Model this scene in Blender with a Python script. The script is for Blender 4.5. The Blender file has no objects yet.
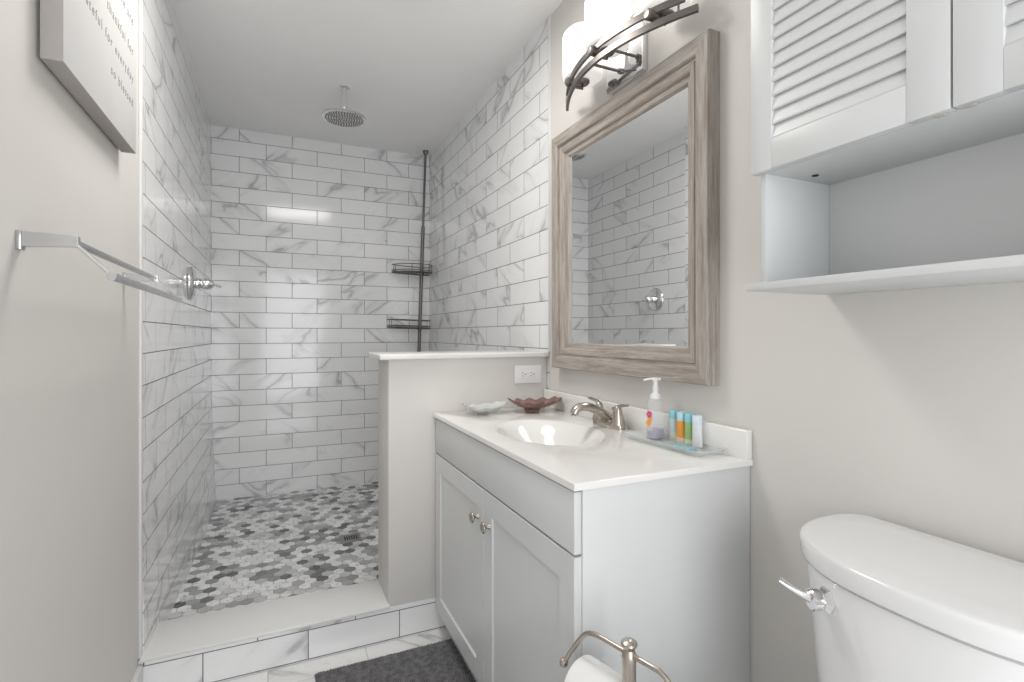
import bpy, bmesh, math, random
from mathutils import Vector, Matrix
S = bpy.context.scene
C = S.collection
PI = math.pi
random.seed(4)

# ---------------------------------------------------------------- camera, world, lights
U = 0.1015                 # tile course height
TW = 0.3175                # tile length
W = 1.429                  # room width (x), left wall at x = 0
CEIL = 2.403
FL = -0.070                # bathroom floor, the shower floor is z = 0
cam_d = bpy.data.cameras.new('camera'); cam = bpy.data.objects.new('camera', cam_d); C.objects.link(cam)
cam.location = (0.389, -3.805, 1.067)
cam.rotation_euler = (PI/2, 0, -0.425)
cam_d.sensor_width = 36.0; cam_d.sensor_fit = 'HORIZONTAL'
cam_d.lens = 517.0/1024*36.0
cam_d.shift_y = (334.0-341.0)/1024.0*1.0
cam_d.clip_start = 0.02
S.camera = cam

S.view_settings.view_transform = 'Standard'
S.view_settings.look = 'None'
S.view_settings.exposure = 0.0
S.view_settings.gamma = 1.0
S.view_settings.use_curve_mapping = False

world = bpy.data.worlds.new('world'); S.world = world; world.use_nodes = True
world.node_tree.nodes['Background'].inputs[0].default_value = (0.93, 0.96, 1.0, 1)
world.node_tree.nodes['Background'].inputs[1].default_value = 1.0

def area(name, loc, rot, sx, sy, power, col=(1, 1, 1)):
    d = bpy.data.lights.new(name, 'AREA'); d.shape = 'RECTANGLE'; d.size = sx; d.size_y = sy
    d.energy = power; d.color = col
    o = bpy.data.objects.new(name, d); C.objects.link(o); o.location = loc; o.rotation_euler = rot
    return o
# daylight entering through the doorway behind the camera, and an added ceiling fill light
area('doorway_daylight', (0.62, -5.02, 1.05), (PI/2, 0, 0), 0.86, 2.0, 26, (0.97, 0.985, 1.0))
area('ceiling_fill_light', (0.58, -2.12, 2.335), (0, 0, 0), 0.60, 0.46, 12.0, (1.0, 0.97, 0.93))

# ---------------------------------------------------------------- node helpers
class NT:
    def __init__(s, name):
        s.m = bpy.data.materials.new(name); s.m.use_nodes = True
        s.t = s.m.node_tree; s.b = s.t.nodes['Principled BSDF']
    def n(s, kind, **kw):
        nd = s.t.nodes.new(kind)
        for k, v in kw.items():
            if k.startswith('i_'):
                nd.inputs[k[2:]].default_value = v
            else: setattr(nd, k, v)
        return nd
    def put(s, nd, i, v):
        if v is None: return
        if hasattr(v, 'is_output') or isinstance(v, bpy.types.NodeSocket): s.t.links.new(v, nd.inputs[i])
        else: nd.inputs[i].default_value = v
    def math(s, op, a, b=None, c=None):
        nd = s.n('ShaderNodeMath', operation=op)
        s.put(nd, 0, a); s.put(nd, 1, b); s.put(nd, 2, c)
        return nd.outputs[0]
    def xyz(s, vec):
        nd = s.n('ShaderNodeSeparateXYZ'); s.put(nd, 0, vec); return nd.outputs
    def comb(s, x, y, z):
        nd = s.n('ShaderNodeCombineXYZ'); s.put(nd, 0, x); s.put(nd, 1, y); s.put(nd, 2, z); return nd.outputs[0]
    def noise(s, vec, scale, detail=3, rough=0.5, dist=0.0):
        nd = s.n('ShaderNodeTexNoise'); s.put(nd, 'Vector', vec)
        nd.inputs['Scale'].default_value = scale; nd.inputs['Detail'].default_value = detail
        nd.inputs['Roughness'].default_value = rough; nd.inputs['Distortion'].default_value = dist
        return nd.outputs[0]
    def rng(s, v, a, b, c=0.0, d=1.0, smooth=True):
        nd = s.n('ShaderNodeMapRange', interpolation_type='SMOOTHSTEP' if smooth else 'LINEAR')
        s.put(nd, 0, v)
        for i, q in enumerate((a, b, c, d)): s.put(nd, 1+i, q)
        return nd.outputs[0]
    def mix(s, f, a, b):
        nd = s.n('ShaderNodeMix', data_type='RGBA')
        s.put(nd, 0, f)
        for i, q in ((6, a), (7, b)):
            if isinstance(q, tuple) and len(q) == 3: q = q+(1,)
            s.put(nd, i, q)
        return nd.outputs[2]
    def mapping(s, vec, scale=(1, 1, 1), rot=(0, 0, 0)):
        nd = s.n('ShaderNodeMapping'); s.put(nd, 0, vec)
        nd.inputs['Scale'].default_value = scale; nd.inputs['Rotation'].default_value = rot
        return nd.outputs[0]
    def obj(s): return s.n('ShaderNodeTexCoord').outputs['Object']
    def bump(s, h, strength=0.3, dist=0.001):
        nd = s.n('ShaderNodeBump'); nd.inputs['Strength'].default_value = strength
        nd.inputs['Distance'].default_value = dist; s.put(nd, 'Height', h)
        s.t.links.new(nd.outputs[0], s.b.inputs['Normal'])
    def set(s, **kw):
        for k, v in kw.items():
            k = k.replace('_', ' ')
            if isinstance(v, tuple) and len(v) == 3: v = v+(1,)
            s.put(s.b, k, v)

def plain(name, col, rough=0.5, metal=0.0, nscale=None, namt=0.04, bump=None, **kw):
    """a colour with a slight procedural mottling and optional fine bump"""
    t = NT(name)
    sc = nscale or 14.0
    f = t.noise(t.obj(), sc, 3)
    c1 = tuple(max(0, x*(1-namt)) for x in col); c2 = tuple(min(1, x*(1+namt)) for x in col)
    t.set(Base_Color=t.mix(f, c1, c2), Roughness=rough, Metallic=metal, **kw)
    if bump: t.bump(t.noise(t.obj(), bump[0], 4), bump[1], bump[2])
    return t.m

def tile_mat(name, au, av, u0, v0, grout=(0.13, 0.13, 0.13), seed=0.0, tw=TW, th=U, gw=0.0013, base=(0.88, 0.885, 0.89)):
    t = NT(name)
    p = t.xyz(t.obj())
    ax = {'x': 0, 'y': 1, 'z': 2}
    u = p[ax[au]]; v = p[ax[av]]
    rv = t.math('DIVIDE', t.math('SUBTRACT', v, v0), th)
    row = t.math('FLOOR', rv); fv = t.math('SUBTRACT', rv, row)
    odd = t.math('MODULO', t.math('ADD', row, 200.0), 2.0)
    ru = t.math('ADD', t.math('DIVIDE', t.math('SUBTRACT', u, u0), tw), t.math('MULTIPLY', odd, 0.5))
    colm = t.math('FLOOR', ru); fu = t.math('SUBTRACT', ru, colm)
    eu = t.math('MULTIPLY', t.math('MINIMUM', fu, t.math('SUBTRACT', 1.0, fu)), tw)
    ev = t.math('MULTIPLY', t.math('MINIMUM', fv, t.math('SUBTRACT', 1.0, fv)), th)
    e = t.math('MINIMUM', eu, ev)
    body = t.rng(e, gw*0.8, gw*1.5)
    wn = t.n('ShaderNodeTexWhiteNoise', noise_dimensions='3D'); t.put(wn, 'Vector', t.comb(colm, row, seed))
    r = t.xyz(wn.outputs['Color'])
    # per tile offset and mirrored direction, so every tile has its own veins
    flip = t.math('SUBTRACT', t.math('MULTIPLY', t.math('GREATER_THAN', r[0], 0.35), 2.0), 1.0)
    lu = t.math('MULTIPLY', u, flip)
    # rotate ~35 degrees, stretch along the vein
    a = 0.62
    du = t.math('ADD', t.math('MULTIPLY', lu, math.cos(a)), t.math('MULTIPLY', v, math.sin(a)))
    dv = t.math('SUBTRACT', t.math('MULTIPLY', v, math.cos(a)), t.math('MULTIPLY', lu, math.sin(a)))
    q = t.comb(t.math('ADD', t.math('MULTIPLY', du, 0.32), t.math('MULTIPLY', r[0], 37.0)),
               t.math('ADD', dv, t.math('MULTIPLY', r[1], 53.0)), t.math('MULTIPLY', r[2], 19.0))
    n1 = t.noise(q, 4.6, 3, 0.5, 0.25)
    ridge = t.math('ABSOLUTE', t.math('SUBTRACT', n1, 0.5))
    vein = t.math('SUBTRACT', 1.0, t.rng(ridge, 0.0, 0.022))
    mask = t.rng(t.noise(q, 4.0, 2), 0.45, 0.60)
    n2 = t.noise(q, 15.0, 3, 0.6, 0.5)
    fine = t.math('SUBTRACT', 1.0, t.rng(t.math('ABSOLUTE', t.math('SUBTRACT', n2, 0.5)), 0.0, 0.014))
    soft = t.math('MULTIPLY', t.math('SUBTRACT', 1.0, t.rng(ridge, 0.0, 0.085)), mask)
    amt = t.math('ADD', t.math('MULTIPLY', t.math('MULTIPLY', vein, mask), 0.40),
                 t.math('ADD', t.math('MULTIPLY', soft, 0.20), t.math('MULTIPLY', t.math('MULTIPLY', fine, mask), 0.13)))
    amt = t.math('MINIMUM', amt, 1.0)
    cl = t.mix(t.rng(t.noise(q, 2.2, 2), 0.3, 0.7), base, tuple(x*0.955 for x in base))
    mar = t.mix(amt, cl, (0.27, 0.275, 0.285))
    t.set(Base_Color=t.mix(body, grout, mar), Roughness=t.rng(body, 0, 1, 0.8, 0.11, False))
    t.b.inputs['Specular IOR Level'].default_value = 0.5
    # grout groove plus a hair of lippage per tile
    tilt = t.math('ADD', t.math('MULTIPLY', t.math('SUBTRACT', r[1], 0.5), t.math('MULTIPLY', fu, 0.0016)),
                  t.math('MULTIPLY', t.math('SUBTRACT', r[2], 0.5), t.math('MULTIPLY', fv, 0.0007)))
    h = t.math('ADD', t.math('MULTIPLY', body, 0.0008), tilt)
    h = t.math('ADD', h, t.math('MULTIPLY', t.noise(t.obj(), 9.0, 1), 0.0006))
    t.bump(h, 0.8, 1.0)
    return t.m

M = {}
M['tile_back'] = tile_mat('marble_tile_back', 'x', 'z', 0.5*TW, 0.9*U, seed=1.0)
M['tile_left'] = tile_mat('marble_tile_left', 'y', 'z', -1.644+0.5*TW, 0.9*U, seed=2.0)
M['tile_right'] = tile_mat('marble_tile_right', 'y', 'z', -1.642, 0.9*U, seed=3.0)
M['tile_curb'] = tile_mat('marble_tile_curb', 'x', 'z', 0.644+0.5*TW, 0.035-U, seed=4.0)
M['tile_floor'] = tile_mat('marble_tile_floor', 'x', 'y', 0.2, -1.875, seed=5.0, grout=(0.50, 0.50, 0.495), base=(0.80, 0.80, 0.795))
M['wall'] = plain('greige_wall_paint', (0.68, 0.66, 0.635), 0.6, nscale=3, namt=0.012, bump=(95, 0.25, 0.0012))
M['ceiling'] = plain('textured_ceiling_paint', (0.93, 0.928, 0.922), 0.8, nscale=3, namt=0.015, bump=(38, 0.5, 0.003))
M['white'] = plain('white_trim_paint', (0.74, 0.735, 0.73), 0.35, namt=0.01)
M['quartz'] = plain('white_quartz', (0.76, 0.755, 0.745), 0.22, nscale=60, namt=0.012)
M['cab'] = plain('cool_white_cabinet_paint', (0.66, 0.675, 0.68), 0.33, namt=0.012)
M['cab_edge'] = plain('raw_board_edge', (0.60, 0.56, 0.50), 0.7)
M['cabw'] = plain('white_wall_cabinet_laminate', (0.66, 0.675, 0.68), 0.38, namt=0.012)
M['counter'] = plain('cultured_marble', (0.83, 0.82, 0.805), 0.10, nscale=9, namt=0.012, Coat_Weight=0.3)
M['ceramic'] = plain('white_vitreous_china', (0.80, 0.805, 0.81), 0.07, namt=0.006, Coat_Weight=0.4)
M['chrome'] = plain('polished_chrome', (0.80, 0.80, 0.81), 0.07, 1.0)
M['satin_chrome'] = plain('satin_chrome', (0.52, 0.52, 0.525), 0.24, 1.0)
M['nickel'] = plain('brushed_nickel', (0.50, 0.455, 0.405), 0.27, 1.0, nscale=90, namt=0.06)
M['lamp_metal'] = plain('dark_brushed_nickel', (0.20, 0.185, 0.175), 0.36, 0.85, nscale=80, namt=0.08)
M['caddy_metal'] = plain('dark_bronze_wire', (0.17, 0.155, 0.14), 0.35, 0.9)
M['dark'] = plain('dark_gap', (0.02, 0.02, 0.02), 0.7)
M['paper'] = plain('soft_white_tissue', (0.82, 0.82, 0.81), 0.95, nscale=60, namt=0.02, bump=(160, 0.3, 0.002))
M['cardboard'] = plain('grey_cardboard_core', (0.42, 0.36, 0.29), 0.9)
M['plastic_white'] = plain('white_plastic', (0.82, 0.82, 0.83), 0.3)
M['mirror'] = plain('mirror_silver', (0.97, 0.975, 0.975), 0.0, 1.0, namt=0.0)
M['canvas'] = plain('whitewashed_canvas', (0.62, 0.615, 0.61), 0.8, nscale=9, namt=0.05, bump=(300, 0.15, 0.001))
M['canvas_side'] = plain('raw_canvas_side', (0.40, 0.375, 0.36), 0.85, nscale=20, namt=0.06)
M['ink'] = plain('pale_grey_lettering', (0.24, 0.235, 0.23), 0.8)

def glass(name, col, rough=0.02, ior=1.45, thin=0.0):
    t = NT(name)
    t.set(Base_Color=col, Roughness=rough, IOR=ior, Transmission_Weight=1.0)
    f = t.noise(t.obj(), 30, 2); t.bump(f, 0.05, 0.001)
    return t.m
M['glass'] = glass('clear_glass', (0.97, 0.985, 0.985))
def clear_plastic(name, tint, alpha):
    t = NT(name)
    t.set(Base_Color=tint, Roughness=0.08, IOR=1.45, Alpha=alpha)
    t.bump(t.noise(t.obj(), 20, 2), 0.05, 0.001)
    return t.m
M['tray'] = clear_plastic('clear_acrylic', (0.80, 0.85, 0.85), 0.38)
M['bottle'] = clear_plastic('clear_bottle_plastic', (0.80, 0.82, 0.85), 0.24)
M['soap'] = plain('lilac_soap', (0.50, 0.46, 0.62), 0.15, namt=0.05, Alpha=0.8)
t = NT('ruby_brown_glass'); t.set(Base_Color=t.mix(t.noise(t.obj(), 30, 3), (0.30, 0.165, 0.135), (0.52, 0.36, 0.32)), Roughness=0.12, IOR=1.45, Transmission_Weight=0.6)
t.bump(t.noise(t.obj(), 70, 2), 0.4, 0.004); M['ruby'] = t.m
t = NT('pearl_glass'); t.set(Base_Color=t.mix(t.noise(t.obj(), 40, 3), (0.80, 0.83, 0.83), (0.92, 0.93, 0.92)), Roughness=0.15, IOR=1.45, Transmission_Weight=0.45)
t.bump(t.noise(t.obj(), 70, 2), 0.3, 0.003); M['pearl'] = t.m
t = NT('lit_frosted_glass')
lw = t.n('ShaderNodeLayerWeight'); lw.inputs[0].default_value = 0.35
t.set(Base_Color=(0.6, 0.59, 0.58), Roughness=0.3)
t.put(t.b, 'Emission Color', (1.0, 0.955, 0.90, 1))
zz = t.xyz(t.obj())[2]
t.put(t.b, 'Emission Strength', t.rng(zz, 0.0, 0.12, 0.50, 1.9))
M['shade'] = t.m
# weathered wood, grain along y or z
def wood(name, ax):
    t = NT(name)
    sc = [26, 26, 26]; sc[ax] = 1.6
    v = t.mapping(t.obj(), tuple(sc))
    a = t.noise(v, 3.0, 6, 0.65, 0.4); b = t.noise(v, 11.0, 4, 0.6)
    big = t.noise(t.mapping(t.obj(), tuple(x*0.35 for x in sc)), 3.0, 2)
    c = t.mix(t.rng(a, 0.34, 0.64), (0.27, 0.235, 0.205), (0.42, 0.385, 0.35))
    c = t.mix(t.math('MULTIPLY', t.rng(b, 0.48, 0.72), 0.55), c, (0.53, 0.505, 0.475))
    c = t.mix(t.math('MULTIPLY', t.rng(big, 0.60, 0.68), 0.45), c, (0.27, 0.19, 0.14))
    t.set(Base_Color=c, Roughness=0.62); t.bump(a, 0.35, 0.003)
    return t.m
M['wood_y'] = wood('weathered_wood_rail', 1); M['wood_z'] = wood('weathered_wood_stile', 2)
# hexagon mosaic: per-tile value from the mesh's own attribute
t = NT('hexagon_marble_mosaic')
at = t.n('ShaderNodeAttribute', attribute_name='shade').outputs['Fac']
cr = t.n('ShaderNodeValToRGB'); t.put(cr, 0, at)
e = cr.color_ramp.elements; e[0].position = 0; e[0].color = (0.05, 0.052, 0.06, 1); e[1].position = 1; e[1].color = (0.90, 0.905, 0.91, 1)
for ps, vv in ((0.07, 0.10), (0.16, 0.19), (0.30, 0.33), (0.55, 0.54), (0.7, 0.74)):
    q = e.new(ps); q.color = (vv, vv*1.005, vv*1.02, 1)
n1 = t.noise(t.mapping(t.obj(), (1, 1.8, 1), (0, 0, 0.5)), 26, 4, 0.6, 0.8)
c = t.mix(t.math('MULTIPLY', t.rng(n1, 0.50, 0.68), 0.60), cr.outputs[0], (0.26, 0.265, 0.28))
c = t.mix(t.math('MULTIPLY', t.rng(n1, 0.45, 0.25), 0.30), c, (0.78, 0.78, 0.78))
t.set(Base_Color=c, Roughness=0.32); M['hex'] = t.m
M['hexgrout'] = plain('mosaic_grout', (0.34, 0.34, 0.335), 0.85)
M['mat'] = None
t = NT('charcoal_chenille'); c = t.mix(t.rng(t.noise(t.obj(), 55, 3), 0.35, 0.65), (0.10, 0.098, 0.105), (0.19, 0.187, 0.20))
t.set(Base_Color=c, Roughness=0.95, Sheen_Weight=0.4); M['mat'] = t.m

# ---------------------------------------------------------------- mesh helpers
def mesh_obj(name, bm, mat, parent=None, smooth=True, angle=0.6):
    me = bpy.data.meshes.new(name)
    bmesh.ops.recalc_face_normals(bm, faces=bm.faces)
    bm.to_mesh(me); bm.free()
    mats = mat if isinstance(mat, (list, tuple)) else [mat]
    for m_ in mats: me.materials.append(m_)
    o = bpy.data.objects.new(name, me); C.objects.link(o)
    if smooth:
        for p in me.polygons: p.use_smooth = True
        if angle is not None:
            me.set_sharp_from_angle(angle=angle)
    if parent: o.parent = parent
    return o
def box(bm, x0, x1, y0, y1, z0, z1, bev=0.0, seg=2):
    r = bmesh.ops.create_cube(bm, size=1.0)
    vs = r['verts']
    for v in vs:
        v.co = Vector(((x0+x1)/2+v.co.x*(x1-x0), (y0+y1)/2+v.co.y*(y1-y0), (z0+z1)/2+v.co.z*(z1-z0)))
    if bev > 0:
        ed = set()
        for v in vs: ed.update(v.link_edges)
        bmesh.ops.bevel(bm, geom=list(ed), offset=bev, segments=seg, profile=0.5, affect='EDGES')
    return bm
def B(): return bmesh.new()
def boxo(name, mat, dims, parent=None, bev=0.002):
    bm = B(); box(bm, *dims, bev=bev); return mesh_obj(name, bm, mat, parent)
def lathe(bm, prof, n=32, origin=(0, 0, 0), axis='z', sq=None, rot=None):
    """prof: (r, h) list; axis z/x/y; sq = superellipse exponent for squarish sections"""
    rings = []
    for (r, h) in prof:
        ring = []
        for i in range(n):
            a = 2*PI*i/n
            ca, sa = math.cos(a), math.sin(a)
            if sq:
                k = (abs(ca)**sq+abs(sa)**sq)**(-1/sq)
                ca, sa = ca*k, sa*k
            p = Vector((r*ca, r*sa, h))
            if axis == 'x': p = Vector((h, r*ca, r*sa))
            if axis == 'y': p = Vector((r*ca, h, r*sa))
            if rot is not None: p = rot @ p
            ring.append(bm.verts.new(p+Vector(origin)))
        rings.append(ring)
    for a, b in zip(rings[:-1], rings[1:]):
        for i in range(n):
            j = (i+1) % n
            bm.faces.new((a[i], a[j], b[j], b[i]))
    if prof[0][0] > 1e-6: bm.faces.new(rings[0][::-1])
    if prof[-1][0] > 1e-6: bm.faces.new(rings[-1])
    bmesh.ops.remove_doubles(bm, verts=[v for rg in (rings[0], rings[-1]) for v in rg], dist=1e-6)
    return bm
def smooth_path(pts, k=8, closed=False):
    P_ = [Vector(p) for p in pts]; out = []
    n = len(P_)
    rng_ = range(n if closed else n-1)
    for i in rng_:
        p0 = P_[(i-1) % n] if closed or i > 0 else P_[0]
        p1 = P_[i]; p2 = P_[(i+1) % n]
        p3 = P_[(i+2) % n] if closed or i+2 < n else P_[-1]
        for s in range(k):
            t_ = s/k
            out.append(0.5*((2*p1)+(-p0+p2)*t_+(2*p0-5*p1+4*p2-p3)*t_*t_+(-p0+3*p1-3*p2+p3)*t_**3))
    if not closed: out.append(P_[-1])
    return out
def tube(bm, pts, r, n=12, closed=False, flat=None, up=(0, 0, 1)):
    """sweep a circle (or rectangle flat=(w,h)) along pts; r may be a function of 0..1 or a pair function"""
    pts = [Vector(p) for p in pts]; rings = []; m = len(pts)
    T0 = None; nrm = None
    for i, p in enumerate(pts):
        if closed: tg = (pts[(i+1) % m]-pts[i-1]).normalized()
        else: tg = (pts[min(i+1, m-1)]-pts[max(i-1, 0)]).normalized()
        if nrm is None:
            u_ = Vector(up)
            if abs(tg.dot(u_)) > 0.95: u_ = Vector((1, 0, 0))
            nrm = (u_-tg*u_.dot(tg)).normalized()
        else:
            if flat: nrm = (Vector(up)-tg*Vector(up).dot(tg)).normalized()
            else: nrm = (nrm-tg*nrm.dot(tg)).normalized()
        bn = tg.cross(nrm)
        ring = []
        if flat:
            w_, h_ = flat
            for (a, b) in ((-w_/2, -h_/2), (w_/2, -h_/2), (w_/2, h_/2), (-w_/2, h_/2)):
                ring.append(bm.verts.new(p+bn*a+nrm*b))
        else:
            rr = r(i/(m-1)) if callable(r) else r
            ra, rb = rr if isinstance(rr, tuple) else (rr, rr)
            for k in range(n):
                a = 2*PI*k/n
                ring.append(bm.verts.new(p+nrm*math.cos(a)*rb+bn*math.sin(a)*ra))
        rings.append(ring)
    nn = len(rings[0])
    prs = list(zip(rings[:-1], rings[1:]))
    if closed: prs.append((rings[-1], rings[0]))
    for a, b in prs:
        for i in range(nn):
            j = (i+1) % nn
            bm.faces.new((a[i], a[j], b[j], b[i]))
    if not closed:
        bm.faces.new(rings[0][::-1]); bm.faces.new(rings[-1])
    return bm
def thing(name, label, cat, loc=(0, 0, 0), rz=0.0, group=None):
    o = bpy.data.objects.new(name, None); o.empty_display_size = 0.05
    C.objects.link(o); o.location = loc; o.rotation_euler = (0, 0, rz)
    o['label'] = label; o['category'] = cat
    if group: o['group'] = group
    return o
def tag(o, label, cat, group=None):
    o['label'] = label; o['category'] = cat
    if group: o['group'] = group
    return o
def struct(o, label=None, cat=None):
    o['kind'] = 'structure'
    if label: o['label'] = label
    if cat: o['category'] = cat
    return o
def shift(o, dx, dy, dz):
    for v in o.data.vertices: v.co += Vector((dx, dy, dz))

# ---------------------------------------------------------------- room shell
YB = -5.0; TE = -1.865
bm = B(); box(bm, -0.1, W+0.1, YB, -1.87, FL-0.10, FL); struct(mesh_obj('floor', bm, M['tile_floor'], smooth=False), 'veined pale marble tile floor of the bathroom', 'floor')
bm = B(); box(bm, -0.1, W+0.1, YB, 0.1, CEIL, CEIL+0.08); struct(mesh_obj('ceiling', bm, M['ceiling'], smooth=False), 'textured pale grey painted ceiling', 'ceiling')
bm = B(); box(bm, -0.1, -0.006, YB, -1.852, FL, CEIL); struct(mesh_obj('wall_left', bm, M['wall'], smooth=False), 'plain greige painted wall on the left with towel bar', 'wall')
bm = B(); box(bm, W, W+0.1, YB, -1.89, FL, CEIL); struct(mesh_obj('wall_right', bm, M['wall'], smooth=False), 'greige painted wall behind vanity and toilet', 'wall')
# left shower wall flares out a little towards the shower floor
bm = B(); bmesh.ops.create_grid(bm, x_segments=2, y_segments=40, size=0.5)
for v in bm.verts:
    y = -0.926+v.co.x*1.852; z = -0.07+(v.co.y+0.5)*(CEIL+0.07)
    k = max(0.0, min(1.0, (1.05-z)/1.05)); back = max(0, min(1, (y+1.85)/0.35))
    v.co = Vector((0.030*k*k*(0.25+0.75*back), y, z))
r = bmesh.ops.extrude_face_region(bm, geom=bm.faces[:])
for v in [q for q in r['geom'] if isinstance(q, bmesh.types.BMVert)]: v.co.x = -0.1
struct(mesh_obj('wall_left_shower', bm, M['tile_left'], smooth=False), 'marble subway tiled left shower wall with the valve', 'wall')
bm = B(); box(bm, -0.1, W+0.1, 0.0, 0.1, -0.07, CEIL); struct(mesh_obj('wall_back', bm, M['tile_back'], smooth=False), 'marble subway tiled wall at the back of the shower', 'wall')
bm = B(); box(bm, W, W+0.1, -1.885, 0.0, -0.07, CEIL); struct(mesh_obj('wall_right_shower', bm, M['tile_right'], smooth=False), 'marble subway tiled right shower wall above the half wall', 'wall')
# wall behind the camera with an open doorway
bm = B(); box(bm, -0.1, 0.17, YB-0.1, YB, FL, CEIL); box(bm, 1.07, W+0.1, YB-0.1, YB, FL, CEIL); box(bm, 0.17, 1.07, YB-0.1, YB, 2.0, CEIL)
struct(mesh_obj('wall_front', bm, M['wall'], smooth=False), 'painted wall behind the viewer with an open doorway', 'wall')
# shower floor: grout bed and hexagon mosaic
bm = B()
attr = []
GR = 0.0011
rr = 0.0485/2; pt = rr*2/math.sqrt(3)
box(bm, 0.0, W, -1.68, 0.0, -0.07, -0.0015)
for f in bm.faces: f.material_index = 1
nbase = len(bm.faces)
faces_val = [0.5]*nbase
ny = int(1.7/(pt*1.5))+2
for j in range(-1, ny):
    for i in range(-1, int(W/(2*rr))+2):
        cx = i*2*rr+(rr if j % 2 else 0)+0.008; cy = -1.70+j*pt*1.5
        if cx < 0.008 or cx > W-0.008 or cy < -1.675 or cy > -0.012: continue
        if 0.682 < cx < 0.785 and -1.045 < cy < -0.945: continue
        val = random.random()
        val = 0.02+0.10*random.random() if val < 0.10 else (0.16+0.16*random.random() if val < 0.26 else (0.34+0.3*random.random() if val < 0.55 else 0.7+0.3*random.random()))
        k0 = 1-GR/rr
        lo = [bm.verts.new((max(0.001, min(W-0.001, cx+pt*k0*math.cos(PI/2+PI/3*k))), min(-0.001, cy+pt*k0*math.sin(PI/2+PI/3*k)), -0.0012)) for k in range(6)]
        hi = [bm.verts.new((max(0.001, min(W-0.001, cx+pt*(k0-0.02)*math.cos(PI/2+PI/3*k))), min(-0.001, cy+pt*(k0-0.02)*math.sin(PI/2+PI/3*k)), 0.0)) for k in range(6)]
        bm.faces.new(hi); faces_val.append(val)
        for k in range(6):
            bm.faces.new((lo[k], lo[(k+1) % 6], hi[(k+1) % 6], hi[k])); faces_val.append(val)
me = bpy.data.meshes.new('floor'); bm.to_mesh(me); bm.free()
me.materials.append(M['hex']); me.materials.append(M['hexgrout'])
a_ = me.attributes.new('shade', 'FLOAT', 'FACE'); a_.data.foreach_set('value', faces_val)
o = bpy.data.objects.new('floor', me); C.objects.link(o); struct(o, 'grey and white hexagon mosaic shower floor', 'floor')
# curb and half wall
PX = 0.762; PY0, PY1 = -1.872, -1.655
bm = B(); box(bm, -0.005, W, -1.8705, -1.66, FL-0.005, 0.053)
struct(mesh_obj('wall_curb', bm, M['tile_curb'], smooth=False), 'marble tiled shower curb face', 'curb')
bm = B(); box(bm, 0.0, PX+0.004, -1.884, -1.652, 0.0530, 0.0635, bev=0.002); struct(mesh_obj('trim_1', bm, M['quartz']), 'white stone slab topping the shower curb', 'curb slab')
bm = B(); box(bm, PX, W-0.001, PY0+0.003, PY1, 0.053, 0.972, bev=0.004); struct(mesh_obj('wall_half', bm, M['wall']), 'painted half wall between vanity and shower', 'half wall')
bm = B(); box(bm, PX-0.035, W, PY0-0.018, PY1+0.02, 0.971, 0.992, bev=0.004, seg=3); struct(mesh_obj('trim_2', bm, M['quartz']), 'white ledge cap on the half wall', 'ledge')
bm = B(); box(bm, -0.006, 0.003, -1.868, -1.850, 0.058, CEIL, bev=0.002); struct(mesh_obj('trim_3', bm, M['white']), 'white vertical edge strip beside the left shower tile', 'trim')
bm = B(); box(bm, W-0.005, W+0.01, -1.898, -1.884, 0.990, CEIL, bev=0.002); struct(mesh_obj('trim_4', bm, M['white']), 'white vertical edge strip beside the right shower tile', 'trim')
bm = B(); box(bm, -0.007, 0.008, YB, -1.871, FL, 0.045, bev=0.004); struct(mesh_obj('baseboard_left', bm, M['white']), 'white baseboard along the left wall', 'baseboard')
bm = B(); box(bm, W-0.012, W+0.001, YB, -3.66, FL, 0.045, bev=0.004); struct(mesh_obj('baseboard_right', bm, M['white']), 'white baseboard on the right wall', 'baseboard')

# ---------------------------------------------------------------- vanity cabinet
VY0, VY1 = -2.905, -1.876     # near and far side
v = thing('vanity_cabinet', 'white shaker vanity cabinet with two doors under the sink top', 'vanity cabinet', ((0.955+W)/2, (VY0+VY1)/2, FL))
def vp(name, mat, dims, parent=v, bev=0.0015):
    o = boxo(name, mat, dims, parent, bev)
    if parent is v: shift(o, *(-v.location))
    return o
bx0, bx1 = 0.955, W-0.002
bm = B()
box(bm, bx0, bx1, VY0, VY0+0.016, 0.012, 0.750, bev=0.001)      # near side panel
o = mesh_obj('side_panel', bm, M['cab'], v); shift(o, *(-v.location))
bm = B(); box(bm, bx0, bx1, VY1-0.016, VY1, 0.012, 0.750, bev=0.001)
o = mesh_obj('side_panel', bm, M['cab'], v); shift(o, *(-v.location))
bm = B()
box(bm, bx0, bx0+0.018, VY0+0.016, VY1-0.016, 0.595, 0.750); box(bm, bx0, bx0+0.018, VY0+0.016, VY0+0.05, 0.012, 0.595)
box(bm, bx0, bx0+0.018, VY1-0.05, VY1-0.016, 0.012, 0.595); box(bm, bx0, bx0+0.018, VY0+0.05, VY1-0.05, 0.012, 0.05)
o = mesh_obj('face_frame', bm, M['cab'], v, smooth=False); shift(o, *(-v.location))
vp('bottom_panel', M['cab'], (bx0+0.018, bx1, VY0+0.016, VY1-0.016, 0.012, 0.028))
vp('toe_kick', M['cab'], (1.03, bx1, VY0+0.01, VY1-0.002, FL, 0.012))
vp('false_drawer_front', M['cab'], (0.938, 0.9548, VY0+0.006, VY1-0.006, 0.616, 0.744))
ymid = (VY0+VY1)/2
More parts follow.
